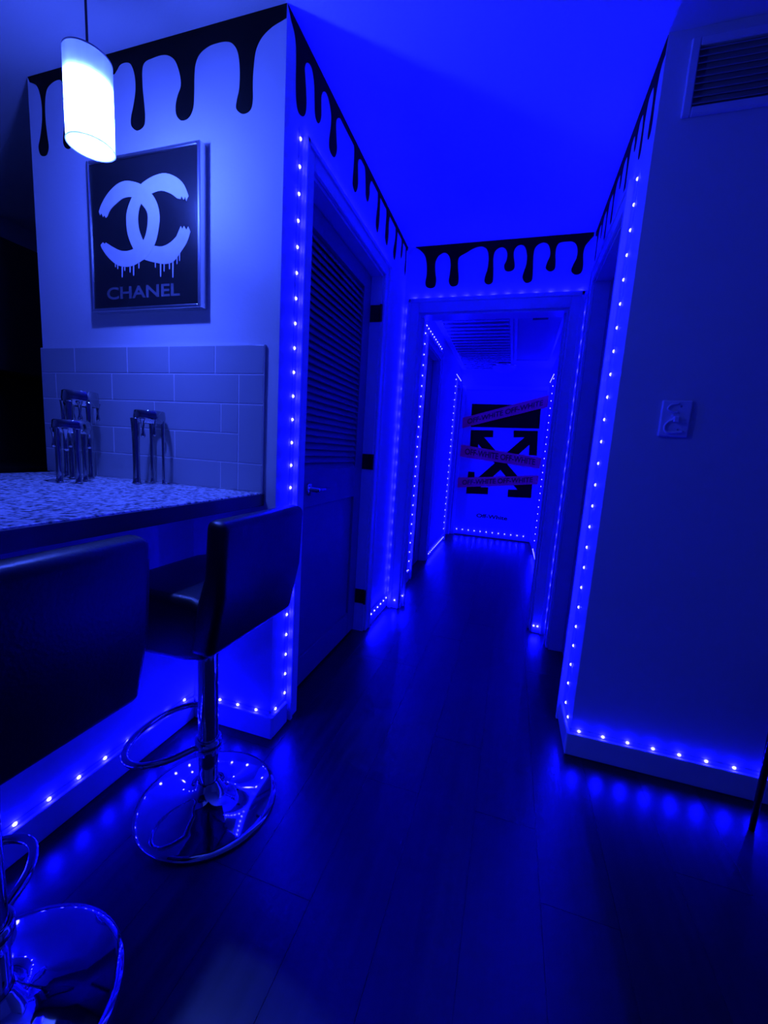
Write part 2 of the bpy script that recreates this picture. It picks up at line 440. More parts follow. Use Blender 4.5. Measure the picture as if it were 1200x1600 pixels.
# ---- ceiling grille, hatch
def ceiling_grille():
    x0, x1, y0, y1 = -.72, -.145, 3.62, 5.82
    g = thing('ceiling_grille', 'long slatted return-air grille in the far hallway ceiling', 'grille', ((x0+x1)/2, (y0+y1)/2, H2))
    bm = nb()
    for lo, hi in (((x0-.03, y0-.03, H2-.012), (x0, y1+.03, H2)), ((x1, y0-.03, H2-.012), (x1+.03, y1+.03, H2)), ((x0, y0-.03, H2-.012), (x1, y0, H2)), ((x0, y1, H2-.012), (x1, y1+.03, H2))):
        box(bm, lo, hi, .003, 1)
    obj('frame', bm, 'trim_paint', g)
    n = 20; p = (y1-y0)/n; s0 = None
    for i in range(n):
        if s0 is None:
            bm = bx((x0-(x0+x1)/2, -.042, -.004), (x1-(x0+x1)/2, .042, .004), .002, 1); s0 = obj('slat', bm, 'trim_paint', g, local=True); o = s0
        else: o = s0.copy(); C.objects.link(o)
        o.location = (0, y0+(i+.5)*p-(y0+y1)/2, -.022); o.rotation_euler = (math.radians(14), 0, 0)
    h = thing('attic_hatch', 'plain attic hatch panel beside the ceiling grille', 'hatch', (.09, 4.5, H2))
    obj('hatch_panel', bx((-.09, 3.68, H2-.008), (.28, 5.3, H2), .002, 1), 'hatch_paint', h)
    bm = nb()
    for lo, hi in (((-.105, 3.64, H2-.018), (-.08, 5.34, H2)), ((.27, 3.64, H2-.018), (.295, 5.34, H2)), ((-.08, 3.64, H2-.018), (.27, 3.68, H2)), ((-.08, 5.30, H2-.018), (.27, 5.34, H2))): box(bm, lo, hi, .003, 1)
    obj('frame', bm, 'trim_paint', h)
    obj('pull_plate', bx((.04, 3.74, H2-.016), (.16, 3.82, H2-.006), .002, 1), 'dark_metal', h)
    d = thing('ceiling_light', 'round unlit dome light on the far hallway ceiling', 'ceiling light', (-.22, 5.62, H2))
    obj('rim', lathe(nb(), [(0, 0), (.155, 0), (.16, -.012), (.15, -.026), (0, -.026)], 36, (-.22, 5.62, H2)), 'chrome', d, smooth=True)
    obj('dome', lathe(nb(), [(.145, -.026), (.138, -.05), (.11, -.075), (.06, -.092), (0, -.097)], 36, (-.22, 5.62, H2)), 'glass_white', d, smooth=True)
ceiling_grille()

# ================================================================ BAR COUNTER, TILES
CX0, CX1 = -1.86, -0.835
co = thing('bar_counter', 'speckled granite bar counter running out from the tiled wall', 'counter', ((CX0+CX1)/2, YA, .905))
obj('granite_slab', bx((CX0, -1.6, .905), (CX1-.004, YA, ZC), .004, 2), 'granite', co)
o = obj('edge_band', bx((CX1-.0039, -1.6, .904), (CX1, YA, ZC-.004), .0012, 1), 'edge_dark', co); o['label'] = 'dark front edge of the counter'  # front edge of the counter set darker than the slab
def backsplash():
    z = [.952, 1.050, 1.153, 1.256, 1.357, 1.455]
    g = thing('backsplash', 'grey subway tile backsplash above the granite counter', 'backsplash', (-1.37, YA, .951))
    obj('grout_bed', bx((XA, YA-.0092, .951), (-.838, YA-.001, 1.456)), 'grout', g)
    ge = -.838; col = -.939
    rows = [
        [col, -1.014, -1.314, -1.614, XA],
        [col, -1.219, -1.519, -1.819, XA],
        [col, -1.013, -1.313, -1.613, XA],
        [col, -1.219, -1.519, -1.819, XA],
        [ge, -1.038, -1.241, -1.439, -1.71, XA]]
    def tile(xa, xb, za, zb):
        q = .0017
        bm = bx((xb+q, YA-.0105, za+q), (xa-q, YA-.004, zb-q), .002, 2); obj('tile', bm, 'tile_glaze', g)
    for r, xs in enumerate(rows):
        for a, b in zip(xs, xs[1:]): tile(a, b, z[r], z[r+1])
    tile(ge, col, z[0], z[1]); tile(ge, col, z[1], z[3]); tile(ge, col, z[3], z[4])
backsplash()

# ================================================================ DRIP DECALS
def decal(name, label, low, zoom, ax, val, off, top, zmax=H-.004):
    (ox, oy, s) = zoom
    pts = catmull([(ox+a/s, oy+b/s) for a, b in low], 4)
    P = [un(u, v, ax, val) for u, v in pts]
    for p_ in P: p_.z = min(p_.z, zmax)
    a, b = top
    P = [Vector(a)]+P+[Vector(b)]
    bm = nb(); poly(bm, P, off); bmesh.ops.triangulate(bm, faces=bm.faces[:], ngon_method='EAR_CLIP')
    return tag(obj(name, bm, 'black_vinyl'), label, 'wall decal', 'black dripping paint decals along the ceiling line')
low_art = [(122, 336), (150, 350), (165, 390), (172, 440), (172, 500), (165, 560), (158, 600), (165, 630), (178, 637), (192, 630), (199, 600), (193, 550), (186, 490), (184, 420), (190, 370), (205, 345), (230, 328), (250, 330), (262, 370), (266, 450), (262, 520), (258, 575), (265, 600), (279, 608), (292, 598), (298, 570), (294, 500), (290, 420), (296, 350), (320, 300), (370, 285), (420, 292), (460, 305), (475, 290), (490, 265), (515, 255), (535, 265), (550, 310), (553, 370), (545, 430), (535, 480), (537, 515), (560, 533), (586, 515), (592, 480), (588, 420), (582, 360), (580, 290), (590, 255), (620, 238), (660, 225), (690, 228), (715, 250), (733, 300), (738, 350), (725, 390), (717, 430), (720, 470), (740, 492), (770, 480), (788, 440), (792, 380), (793, 310), (798, 260), (815, 220), (850, 190), (890, 175), (925, 170), (950, 180), (970, 215), (978, 280), (976, 360), (966, 410), (964, 445), (990, 465), (1020, 450), (1030, 410), (1030, 340), (1035, 260), (1045, 200), (1070, 150), (1110, 110), (1150, 85), (1168, 74)]
decal('drip_decal', 'black dripping paint decal above the framed print', low_art, (0, 0, 2.609), 1, YA, (0, -.0012, 0), ((XA+.002, YA, H-.002), (XL-.001, YA, H-.002)))
low_hl = [(82, 110), (95, 160), (103, 220), (105, 300), (103, 400), (105, 500), (115, 560), (138, 583), (152, 560), (155, 500), (150, 400), (147, 340), (155, 315), (170, 318), (185, 350), (195, 420), (197, 500), (200, 580), (215, 617), (228, 590), (229, 520), (230, 480), (240, 458), (255, 465), (270, 510), (280, 580), (277, 640), (270, 700), (272, 750), (293, 787), (307, 755), (305, 690), (303, 620), (310, 592), (330, 595), (360, 630), (385, 680), (395, 740), (393, 820), (388, 890), (388, 930), (400, 962), (412, 930), (413, 860), (413, 810), (422, 795), (440, 808), (450, 850), (452, 930), (453, 980), (462, 1010), (470, 975), (472, 930), (480, 905), (500, 900), (512, 930), (513, 1000), (508, 1060), (503, 1120), (510, 1163), (518, 1120), (522, 1050), (525, 980), (533, 965), (548, 990), (556, 1060), (552, 1130), (550, 1190), (558, 1227), (565, 1180), (568, 1110), (575, 1075), (590, 1085), (602, 1130), (600, 1190), (590, 1260), (596, 1300), (603, 1260), (608, 1200), (612, 1150), (618, 1140), (628, 1170), (632, 1210), (627, 1270), (630, 1293), (637, 1250), (640, 1200), (645, 1190), (652, 1220), (650, 1300), (646, 1350), (649, 1380), (653, 1340), (656, 1260), (662, 1235)]
decal('drip_decal', 'black dripping paint decal above the louvred closet door', low_hl, (430, 0, 3.2), 0, XL, (.0012, 0, 0), ((XL, YA+.003, H-.002), (XL, YB-.003, H-.002)), H-.028)
low_hd = [(108, 132), (130, 145), (155, 175), (165, 220), (165, 280), (158, 320), (162, 345), (185, 355), (210, 345), (217, 310), (212, 260), (213, 215), (228, 180), (255, 160), (275, 162), (292, 185), (297, 230), (292, 280), (287, 315), (295, 338), (312, 345), (335, 335), (341, 300), (338, 250), (338, 200), (350, 178), (385, 158), (420, 137), (455, 125), (480, 127), (500, 145), (507, 190), (500, 250), (487, 290), (484, 320), (505, 334), (528, 320), (532, 270), (532, 200), (538, 160), (555, 138), (580, 128), (600, 138), (610, 165), (605, 200), (592, 230), (598, 255), (620, 262), (645, 250), (650, 225), (645, 180), (648, 145), (665, 122), (690, 115), (708, 130), (718, 170), (715, 220), (702, 260), (693, 295), (705, 320), (722, 325), (745, 310), (750, 260), (752, 190), (758, 145), (775, 118), (805, 103), (832, 110), (845, 140), (845, 175), (828, 215), (822, 245), (845, 262), (870, 248), (875, 210), (875, 160), (882, 125), (900, 103), (940, 97), (970, 98), (990, 115), (997, 150), (990, 190), (970, 230), (962, 260), (985, 280), (1015, 270), (1027, 235), (1028, 170), (1038, 125), (1060, 95), (1086, 66)]
decal('drip_decal', 'black dripping paint decal over the cased opening', low_hd, (620, 350, 3.529), 1, YB, (0, -.0012, 0), ((XL+.05, YB, H-.002), (XR-.01, YB, H-.002)))
def decal_right():
    pts = [(YC+.01, H-.05)]
    dr = [(1.705, .235, .042), (1.825, .222, .036), (1.93, .13, .034), (2.04, .24, .04), (2.16, .13, .034), (2.29, .21, .04), (2.43, .225, .04), (2.56, .14, .034), (2.68, .20, .036)]
    for y, l, wd in dr:
        h = wd/2
        pts += [(y-h*1.9, H-.055), (y-h*1.05, H-.085), (y-h*.75, H-l*.55), (y-h*1.0, H-l+.03), (y-h*.6, H-l+.006), (y, H-l), (y+h*.6, H-l+.006), (y+h*1.0, H-l+.03), (y+h*.75, H-l*.55), (y+h*1.05, H-.085), (y+h*1.9, H-.055)]
    pts.append((YB-.01, H-.03))
    pts = catmull(pts, 3)
    P = [Vector((XR, YC+.003, H-.002))]+[Vector((XR, a, b)) for a, b in pts]+[Vector((XR, YB-.003, H-.002))]
    bm = nb(); poly(bm, P, (-.0012, 0, 0)); bmesh.ops.triangulate(bm, faces=bm.faces[:], ngon_method='EAR_CLIP')
    tag(obj('drip_decal', bm, 'black_vinyl'), 'black dripping paint decal on the wall over the doorway beside the switch wall', 'wall decal', 'black dripping paint decals along the ceiling line')
decal_right()

# ================================================================ FRAMED PRINT
def art():
    AY = YA-.030
    k = 5.4545
    def P(x, y, yy=AY): return un(120+x/k, 210+y/k, 1, yy)
    x0 = P(128, 800).x; x1 = P(1035, 800).x
    z0 = P(600, 1465).z; z1 = P(600, 172).z
    e = thing('framed_print', 'framed black print with white dripping interlocked letters in a silver frame', 'picture', ((x0+x1)/2, YA, z0))
    fw = .012
    obj('canvas', bx((x0, AY, z0), (x1, YA-.004, z1)), 'canvas_black', e)
    for lo, hi in (((x0-fw, AY-.006, z0-fw), (x0, YA-.002, z1+fw)), ((x1, AY-.006, z0-fw), (x1+fw, YA-.002, z1+fw)), ((x0, AY-.006, z0-fw), (x1, YA-.002, z0)), ((x0, AY-.006, z1), (x1, YA-.002, z1+fw))):
        obj('frame_bar', bx(lo, hi, .003, 2), 'frame_silver', e)
    outerR = [(955, 525), (915, 430), (850, 365), (760, 332), (680, 345), (600, 385), (540, 435), (470, 540), (430, 650), (423, 740), (435, 850), (480, 970), (540, 1045), (600, 1075), (680, 1095), (760, 1105), (830, 1080), (890, 1000), (940, 920), (970, 830)]
    endR1 = [(950, 785), (935, 815), (915, 780), (900, 808), (887, 782)]
    innerR = [(850, 870), (800, 920), (730, 955), (660, 948), (610, 925), (570, 905), (550, 865), (530, 800), (523, 720), (530, 650), (550, 590), (600, 535), (640, 505), (720, 480), (800, 505), (855, 545)]
    endR2 = [(885, 552), (895, 528), (912, 560), (925, 532), (935, 572), (945, 545)]
    outerL = [(190, 660), (215, 590), (270, 500), (340, 430), (410, 398), (480, 403), (545, 425), (600, 470), (650, 520), (690, 600), (708, 700), (700, 800), (680, 900), (650, 970), (600, 1045), (550, 1082), (480, 1120), (410, 1130), (340, 1110), (270, 1050), (220, 980), (205, 945)]
    endL1 = [(225, 920), (240, 935), (250, 922)]
    innerL = [(300, 955), (370, 990), (430, 995), (490, 975), (530, 945), (570, 905), (595, 830), (607, 740), (600, 660), (550, 590), (510, 555), (465, 535), (400, 545), (340, 590), (290, 640), (262, 700)]
    endL2 = [(250, 712), (235, 690), (225, 705), (212, 672), (200, 690)]
    for i, (o_, e1, n_, e2) in enumerate(((outerR, endR1, innerR, endR2), (outerL, endL1, innerL, endL2))):
        pts = catmull(o_, 3)+e1+catmull(n_, 3)+e2
        bm = nb(); poly(bm, [P(a, b) for a, b in pts], (0, -.0009-.0004*i, 0)); bmesh.ops.triangulate(bm, faces=bm.faces[:], ngon_method='EAR_CLIP')
        obj('painted_letter', bm, 'white_stroke', e)
    for x, a, b, wd in ((388, 1120, 1222, 11), (485, 1110, 1208, 11), (715, 1090, 1216, 12), (820, 1075, 1224, 12), (745, 1095, 1172, 10), (455, 1115, 1180, 10), (530, 1080, 1146, 10), (670, 1080, 1138, 10), (790, 1085, 1152, 10), (855, 1035, 1108, 10), (877, 1000, 1082, 10), (350, 1095, 1150, 10), (410, 1115, 1166, 10), (330, 1090, 1135, 8)):
        h = wd/2
        bm = nb(); poly(bm, [P(*q) for q in ((x-h, a), (x+h, a), (x+h*.8, b-8), (x, b), (x-h*.8, b-8))], (0, -.0007, 0)); obj('paint_drip', bm, 'white_stroke', e)
    bm = text_bm('CHANEL', bold=0.022)
    p00, p10, p01 = P(262, 1412), P(880, 1372), P(262, 1290)
    p10 = Vector((p10.x, p10.y, p00.z)); p01 = Vector((p00.x, p00.y, p00.z+.043))
    for q in (p00, p10, p01): q.y = AY-.0008
    obj('lettering', map_text(bm, p00, p10, p01), 'grey_print', e)
art()

# ================================================================ FAR DOOR WITH EMBLEM AND TAPES
def far_door():
    k = 5.926; DY = YF-.045
    def P(x, y, yy): return un(700+x/k, 580+y/k, 1, yy)
    x0, x1, z1 = -.705, .335, 2.03
    e = thing('decorated_door', 'white door with black crossed-arrows emblem at the end of the hallway', 'door', ((x0+x1)/2, YF, 0))
    obj('leaf', bx((x0, DY, .012), (x1, YF-.002, z1), .003, 1), 'white_door', e)
    for x in (x0-.055, x1):
        obj('casing_leg', bx((x, YF-.062, 0), (x+.055, YF-.0005, z1+.055), .005), 'trim_paint', e)
    obj('casing_head', bx((x0, YF-.062, z1), (x1, YF-.0005, z1+.055), .005), 'trim_paint', e)
    def flat(name, pts, off=.0012, m='black_vinyl'):
        bm = nb(); poly(bm, [P(a, b, DY) for a, b in pts], (0, -off, 0)); bmesh.ops.triangulate(bm, faces=bm.faces[:], ngon_method='EAR_CLIP'); return obj(name, bm, m, e)
    flat('black_block', [(222, 302), (862, 318), (845, 532), (212, 516)])
    def stroke(a, b, wd):
        d = Vector((b[0]-a[0], b[1]-a[1])).normalized(); n = Vector((-d.y, d.x))*wd/2
        return [(a[0]+n.x, a[1]+n.y), (b[0]+n.x, b[1]+n.y), (b[0]-n.x, b[1]-n.y), (a[0]-n.x, a[1]-n.y)]
    flat('emblem_arrow', stroke((262, 590), (720, 1125), 82), .0012)
    flat('emblem_arrow', stroke((785, 600), (215, 1095), 82), .0014)
    flat('emblem_head', [(212, 545), (420, 548), (417, 612), (284, 611), (276, 720), (203, 718)], .0016)
    flat('emblem_head', [(608, 549), (832, 553), (822, 780), (750, 776), (757, 612), (606, 612)], .0018)
    flat('emblem_head', [(188, 930), (246, 933), (240, 1074), (372, 1076), (368, 1140), (168, 1132)], .0020)
    flat('emblem_head', [(556, 1096), (702, 1098), (712, 985), (784, 988), (768, 1174), (552, 1164)], .0022)
    b = text_bm('Off-White', bold=.02); p00 = P(262, 1352, DY-.001); p10 = P(548, 1372, DY-.001); p10.z = p00.z; p01 = Vector((p00.x, p00.y, p00.z+.055))
    obj('lettering', map_text(b, p00, p10, p01), 'black_paint', e)
    TY = YF-.068
    tapes = [([(138, 432), (935, 222), (926, 330), (133, 526)], 'upper slanting', 'red barrier tape slanting over the black block on the far door'),
             ([(122, 680), (862, 806), (846, 900), (112, 790)], 'middle', 'red barrier tape across the centre of the arrows emblem'),
             ([(94, 985), (838, 968), (826, 1046), (88, 1076)], 'lower', 'red barrier tape across the lower arrowheads of the emblem')]
    for i, (q, _, lab) in enumerate(tapes):
        y = TY-.004*i
        pp = [P(a, b, y) for a, b in q]
        t = thing('barrier_tape', lab, 'tape', sum(pp, Vector())/4, 'red tapes stretched across the far door')
        n = 10; bm = nb(); top = [pp[0].lerp(pp[1], j/n) for j in range(n+1)]; bot = [pp[3].lerp(pp[2], j/n) for j in range(n+1)]
        for j in range(n+1):
            wv = .004*math.sin(j*1.7+i); top[j].y += wv; bot[j].y -= wv
        A = [bm.verts.new(v) for v in top]; B = [bm.verts.new(v) for v in bot]
        for j in range(n): bm.faces.new((A[j], A[j+1], B[j+1], B[j]))
        r = bmesh.ops.extrude_face_region(bm, geom=bm.faces[:]); bmesh.ops.translate(bm, verts=[g for g in r['geom'] if isinstance(g, bmesh.types.BMVert)], vec=(0, -.0006, 0))
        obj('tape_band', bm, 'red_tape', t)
        b = text_bm('OFF-WHITE OFF-WHITE', bold=.015)
        f = lambda s, v: pp[3].lerp(pp[2], s).lerp(pp[0].lerp(pp[1], s), v)+Vector((0, -.0062, 0))
        obj('lettering', map_text(b, f(.06, .25), f(.94, .25), f(.06, .75)), 'black_paint', t)
far_door()

# ================================================================ SWITCH, VENT
def switch():
    a = un(1030, 625, 1, YC); b = un(1075, 683, 1, YC)
    cx, cz = .501, 1.291; w2, h2 = .044, .060
    e = thing('light_switch', 'white wall switch plate with raised ornament', 'light switch', (cx, YC, cz))
    obj('plate', bx((cx-w2, YC-.008, cz-h2), (cx+w2, YC, cz+h2), .005, 3), 'plate_plastic', e)
    def loop(name, pts, r): obj(name, tube(nb(), [(cx+x, YC-.0095, cz+z) for x, z in catmull(pts, 4)], r, 8), 'plate_plastic', e, smooth=True)
    loop('ornament', [(.005, .048), (-.018, .044), (-.026, .030), (-.012, .022), (.004, .020)], .003)
    loop('ornament', [(-.012, .012), (-.002, .002), (-.018, -.010), (-.028, -.026), (-.022, -.044), (0, -.047), (.026, -.042)], .0035)
    obj('toggle', bx((cx-.006, YC-.020, cz-.012), (cx+.008, YC-.006, cz+.008), .002, 2), 'plate_plastic', e)
    for z in (.040, -.036):
        bm = lathe(nb(), [(0, 0), (.0035, 0), (.003, .0015), (0, .0015)], 10); bmesh.ops.rotate(bm, verts=bm.verts[:], cent=(0, 0, 0), matrix=Matrix.Rotation(math.radians(90), 3, 'X'))
        bmesh.ops.translate(bm, verts=bm.verts[:], vec=(cx+.012, YC-.0068, cz+z)); obj('screw', bm, 'chrome', e)
switch()
def vent():
    x0, x1, z0, z1 = .385, .96, 2.195, 2.405
    e = thing('air_vent', 'white framed return-air vent high on the switch wall', 'vent', ((x0+x1)/2, YC, z0))
    obj('backing', bx((x0+.02, YC-.002, z0+.02), (x1-.02, YC-.0005, z1-.02)), 'vent_dark', e)
    for lo, hi in (((x0, YC-.014, z0), (x0+.024, YC, z1)), ((x1-.024, YC-.014, z0), (x1, YC, z1)), ((x0+.024, YC-.014, z0), (x1-.024, YC, z0+.024)), ((x0+.024, YC-.014, z1-.024), (x1-.024, YC, z1))):
        obj('frame_bar', bx(lo, hi, .003, 1), 'trim_paint', e)
    s0 = None; n = 9
    for i in range(n):
        z = z0+.024+(i+.5)*(z1-z0-.048)/n
        if s0 is None: s0 = obj('slat', bx((-(x1-x0)/2+.024, -.006, -.0011), ((x1-x0)/2-.024, .006, .0011)), 'vent_metal', e, local=True); o = s0
        else: o = s0.copy(); C.objects.link(o)
        o.location = (0, -.009, z-z0); o.rotation_euler = (math.radians(42), 0, 0)
vent()

# ================================================================ PENDANT LAMP
def pendant():
    cx, cy = -1.191, 0.95; r = .056; zb, zt = 1.897, 2.112
    e = thing('pendant_lamp', 'lit white cylinder pendant lamp hanging over the bar counter', 'pendant lamp', (cx, cy, zb))
    obj('shade', lathe(nb(), [(r, zb), (r, zt)], 48, (cx, cy, 0)), 'shade_glass', e, smooth=True)
    obj('rim', tube(nb(), [(cx+r*math.cos(a*math.pi/24), cy+r*math.sin(a*math.pi/24), zb) for a in range(48)], .0018, 8, closed=True), 'shade_glass', e, smooth=True)
    obj('top_cap', lathe(nb(), [(r+.0005, zt-.004), (r+.0005, zt), (.014, zt+.004), (.014, zt), (r-.003, zt-.004), (r+.0005, zt-.004)], 48, (cx, cy, 0)), 'cap_metal', e)
    obj('socket', lathe(nb(), [(0, zt-.088), (.018, zt-.088), (.02, zt-.02), (.016, zt+.012), (.010, zt+.03), (0, zt+.03)], 20, (cx, cy, 0)), 'dark_metal', e, smooth=True)
    obj('dimming_cup', lathe(nb(), [(.0185, zt-.050), (.046, zt-.060), (.049, zt-.066)], 32, (cx, cy, 0)), 'shade_glass', e, smooth=True)  # unseen cup added to hold light back from the top of the shade
    obj('diffuser', lathe(nb(), [(0, zb+.006), (r-.002, zb+.006)], 48, (cx, cy, 0)), 'diffuser_glass', e)
    for k in range(3):
        a = k*2.094
        obj('spider_arm', tube(nb(), [(cx+.015*math.cos(a), cy+.015*math.sin(a), zt-.008), (cx+(r-.003)*math.cos(a), cy+(r-.003)*math.sin(a), zt-.008)], .002, 6), 'dark_metal', e)
    obj('bulb', lathe(nb(), [(0, zt-.172), (.016, zt-.168), (.026, zt-.152), (.029, zt-.137), (.026, zt-.122), (.016, zt-.102), (.012, zt-.0881), (0, zt-.0881)], 16, (cx, cy, 0)), 'bulb_light', e, smooth=True)
    obj('cord', tube(nb(), [(cx, cy, zt+.025), (cx, cy, H-.018)], .003, 8), 'cord', e)
    obj('canopy', lathe(nb(), [(0, H-.022), (.05, H-.018), (.055, H), (0, H)], 24, (cx, cy, 0)), 'dark_metal', e, smooth=True)
pendant()

# ================================================================ CHROME DRIP HOLDERS
def drip_holder(label, cx, cy, r, h, band, legs, drips):
    z0 = ZC; e = thing('drip_candle_holder', label, 'candle holder', (cx, cy, z0), 'chrome dripping candle holders on the granite counter')
    zt = z0+h
    bm = lathe(nb(), [(r-.007, zt-band), (r, zt-band), (r+.002, zt-band*.5), (r, zt-.003), (r-.003, zt), (r-.006, zt), (r-.008, zt-.003), (r-.007, zt-band)], 40, (cx, cy, 0))
    obj('rim_band', bm, 'dark_chrome', e, smooth=True)
    rr = r-.0035
    def dr(a, zend, wd, foot):
        x, y = cx+rr*math.cos(a), cy+rr*math.sin(a); zs = zt-band+.016; L = zs-zend
        if foot: prof = [(wd*1.25, 0), (wd*1.05, .12), (wd*.85, .4), (wd*.8, .75), (wd*.9, .96), (wd*1.25, .985), (wd*.9, 1)]
        else: prof = [(wd*1.25, 0), (wd*.85, .18), (wd*.45, .5), (wd*.5, .66), (wd*.85, .85), (wd*.75, .94), (wd*.35, .99), (.0006, 1)]
        p = catmull(prof, 3)
        tube_pts = [(x, y, zs-t*L) for _, t in p]; obj('drip', tube(nb(), tube_pts, [max(q[0], .0005) for q in p], 12), 'dark_chrome', e, smooth=True)
    for a, wd in legs: dr(math.radians(a), z0, wd, True)
    for a, ln, wd in drips: dr(math.radians(a), zt-band-ln, wd, False)
    return e
zr = un(237, 642, 1, 1.2).z; zt_ = un(130, 612, 1, 1.17).z; zs_ = un(118, 657, 1, 1.045).z
drip_holder('small chrome holder with dripping rim standing alone nearest the corner', -1.272, 1.200, .050, zr-ZC, .046, [(222, .012), (252, .012), (20, .006), (130, .007)], [(290, .052, .009), (335, .045, .007), (190, .04, .007), (75, .05, .007)])
drip_holder('tall chrome holder with dripping rim behind a shorter one', -1.560, 1.165, .056, zt_-ZC, .055, [(215, .010), (285, .011), (350, .009), (110, .009)], [(245, .06, .009), (320, .055, .009), (170, .05, .008), (60, .05, .008)])
drip_holder('shorter chrome holder with dripping rim in front of the tall one', -1.447, 1.045, .052, zs_-ZC, .044, [(200, .010), (275, .009), (340, .010), (100, .008)], [(238, .05, .008), (305, .06, .009), (150, .05, .008), (50, .05, .008)])

# ================================================================ BAR STOOLS (built facing -x, at the origin)
def stool():
    e = thing('bar_stool', '', 'stool', (0, 0, 0), 'black padded chrome bar stools at the counter')
    hw = .187
    def slab(prof, m, name, w_, b1, par=e):
        bm = nb(); vs = [bm.verts.new((x, -w_, z)) for x, z in prof]; f = bm.faces.new(vs)
        r = bmesh.ops.extrude_face_region(bm, geom=[f]); bmesh.ops.translate(bm, verts=[g for g in r['geom'] if isinstance(g, bmesh.types.BMVert)], vec=(0, 2*w_, 0))
        bmesh.ops.recalc_face_normals(bm, faces=bm.faces[:])
        es = [ed for ed in bm.edges if len(ed.link_faces) == 2 and ed.calc_face_angle(0) > .6]
        bmesh.ops.bevel(bm, geom=es, offset=b1, segments=4, profile=.5, affect='EDGES', clamp_overlap=True)
        return smooth_by_angle(obj(name, bm, m, par, local=True), 50)
    # padded seat and back
    seat = [(-.205, .60), (-.12, .572), (.06, .572), (.150, .590), (.158, .72), (.10, .744), (-.14, .744), (-.205, .73)]
    slab(seat, 'leather', 'seat', hw, .022)
    back = [(.095, .600), (.165, .600), (.198, .76), (.205, .938), (.150, .945), (.140, .80), (.118, .728)]
    slab(back, 'leather', 'backrest', hw+.003, .020)
    obj('mount_plate', bx((-.09, -.09, .560), (.09, .09, .574), .003, 1), 'dark_metal', e, local=True)
    obj('pole', lathe(nb(), [(0, .40), (.0215, .40), (.0215, .55), (.045, .560), (0, .560)], 24), 'chrome', e, smooth=True, local=True)
    obj('sleeve', lathe(nb(), [(.029, .055), (.029, .535), (.026, .542), (.0216, .542)], 28), 'chrome', e, smooth=True, local=True)
    base = lathe(nb(), [(0, 0), (.203, 0), (.207, .004), (.205, .010), (.19, .014), (.14, .021), (.09, .032), (.058, .046), (.040, .062), (.0335, .075), (0.030, .078)], 64)
    obj('base', base, 'chrome', e, smooth=True, local=True)
    zf = .20
    ring = catmull([(-.02, .030), (-.06, .105), (-.12, .148), (-.18, .135), (-.22, .075), (-.232, 0), (-.22, -.075), (-.18, -.135), (-.12, -.148), (-.06, -.105), (-.02, -.030)], 5)
    fr = obj('footrest', tube(nb(), [(x, y, zf) for x, y in ring], .0095, 12), 'chrome', e, smooth=True, local=True)
    obj('clamp', lathe(nb(), [(.030, zf-.022), (.038, zf-.022), (.038, zf+.022), (.030, zf+.022)], 28), 'chrome', fr, smooth=True, local=True)
    obj('lift_lever', tube(nb(), [(.02, .05, .552), (.02, .13, .548), (.02, .17, .54)], .005, 8), 'dark_metal', e, local=True)
    return e
s1 = stool(); s1.location = (-.806, .952, 0); s1['label'] = 'black padded bar stool with chrome pedestal beside the tiled wall end of the counter'
s2 = dup(s1, (-.826, .402, 0), 'black padded bar stool with chrome pedestal, one place further from the tiled wall')

# ================================================================ LED STRIPS
led_me = None
def led_mesh():
    bm = lathe(nb(), [(.0056, 0), (.0056, .0020), (.0042, .0042), (0, .0052)], 8)
    bmesh.ops.recalc_face_normals(bm, faces=bm.faces[:]); me = bpy.data.meshes.new('led'); bm.to_mesh(me); bm.free(); me.materials.append(MATS['led_light']); return me
led_me = led_mesh()
SP = .0835
def led_strip(label, segs, skip=()):
    """segs: runs ((start), (end), (outward normal)); one strip, diodes evenly spaced along it"""
    base = Vector(segs[0][0])
    e = thing('led_strip', label, 'led strip', base, 'blue led strips along walls and trim')
    bm = nb()
    for a, b, n, *_ in segs:
        a, b, n = Vector(a), Vector(b), Vector(n).normalized(); t = (b-a).normalized(); s = t.cross(n).normalized()*.0045
        q = [a-s, b-s, b+s, a+s]; lo = [bm.verts.new(p_) for p_ in q]; hi = [bm.verts.new(p_+n*.0018) for p_ in q]
        bm.faces.new(hi); bm.faces.new(lo[::-1])
        for i in range(4): bm.faces.new((lo[i], lo[(i+1) % 4], hi[(i+1) % 4], hi[i]))
    obj('tape', bm, 'tape_pcb', e)
    carry = SP*.35; k = 0
    for a, b, n, *own in segs:
        a, b, n = Vector(a), Vector(b), Vector(n).normalized(); L = (b-a).length; d = own[0] if own else carry
        rot = Vector((0, 0, 1)).rotation_difference(n)
        while d <= L:
            if k not in skip:
                o = bpy.data.objects.new('led', led_me); C.objects.link(o); o.parent = e
                o.location = a+(b-a)*(d/L)+n*.0019-base; o.rotation_mode = 'QUATERNION'; o.rotation_quaternion = rot
            d += SP if len(own) < 2 else own[1]; k += 1
        carry = d-L
LX = XL+.0005
RXp = XR-.0005
CT1 = D1[2]+.068+.0005          # top of the closet door casing
CT4 = DR[2]+.068+.0005
CTH = OZ+.082+.0005             # top of the casing round the opening
led_strip('blue led strip beside the louvred door casing, turning along the bar baseboard',
          [((LX, 1.366, 2.165), (LX, 1.366, .110), (1, 0, 0)), ((LX, 1.362, .106), (LX, YA+.004, .102), (1, 0, 0)),
           ((XL-.004, YA-.0005, .102), (KX+.012, YA-.0005, .102), (0, -1, 0)), ((KX+.0005, YA-.006, .102), (KX+.0005, .20, .102), (1, 0, 0))])
led_strip('blue led strip lying on top of the louvred closet door casing',
          [((XL+.009, D1[0]-.060, CT1), (XL+.009, D1[1]+.060, CT1), (0, 0, 1))])
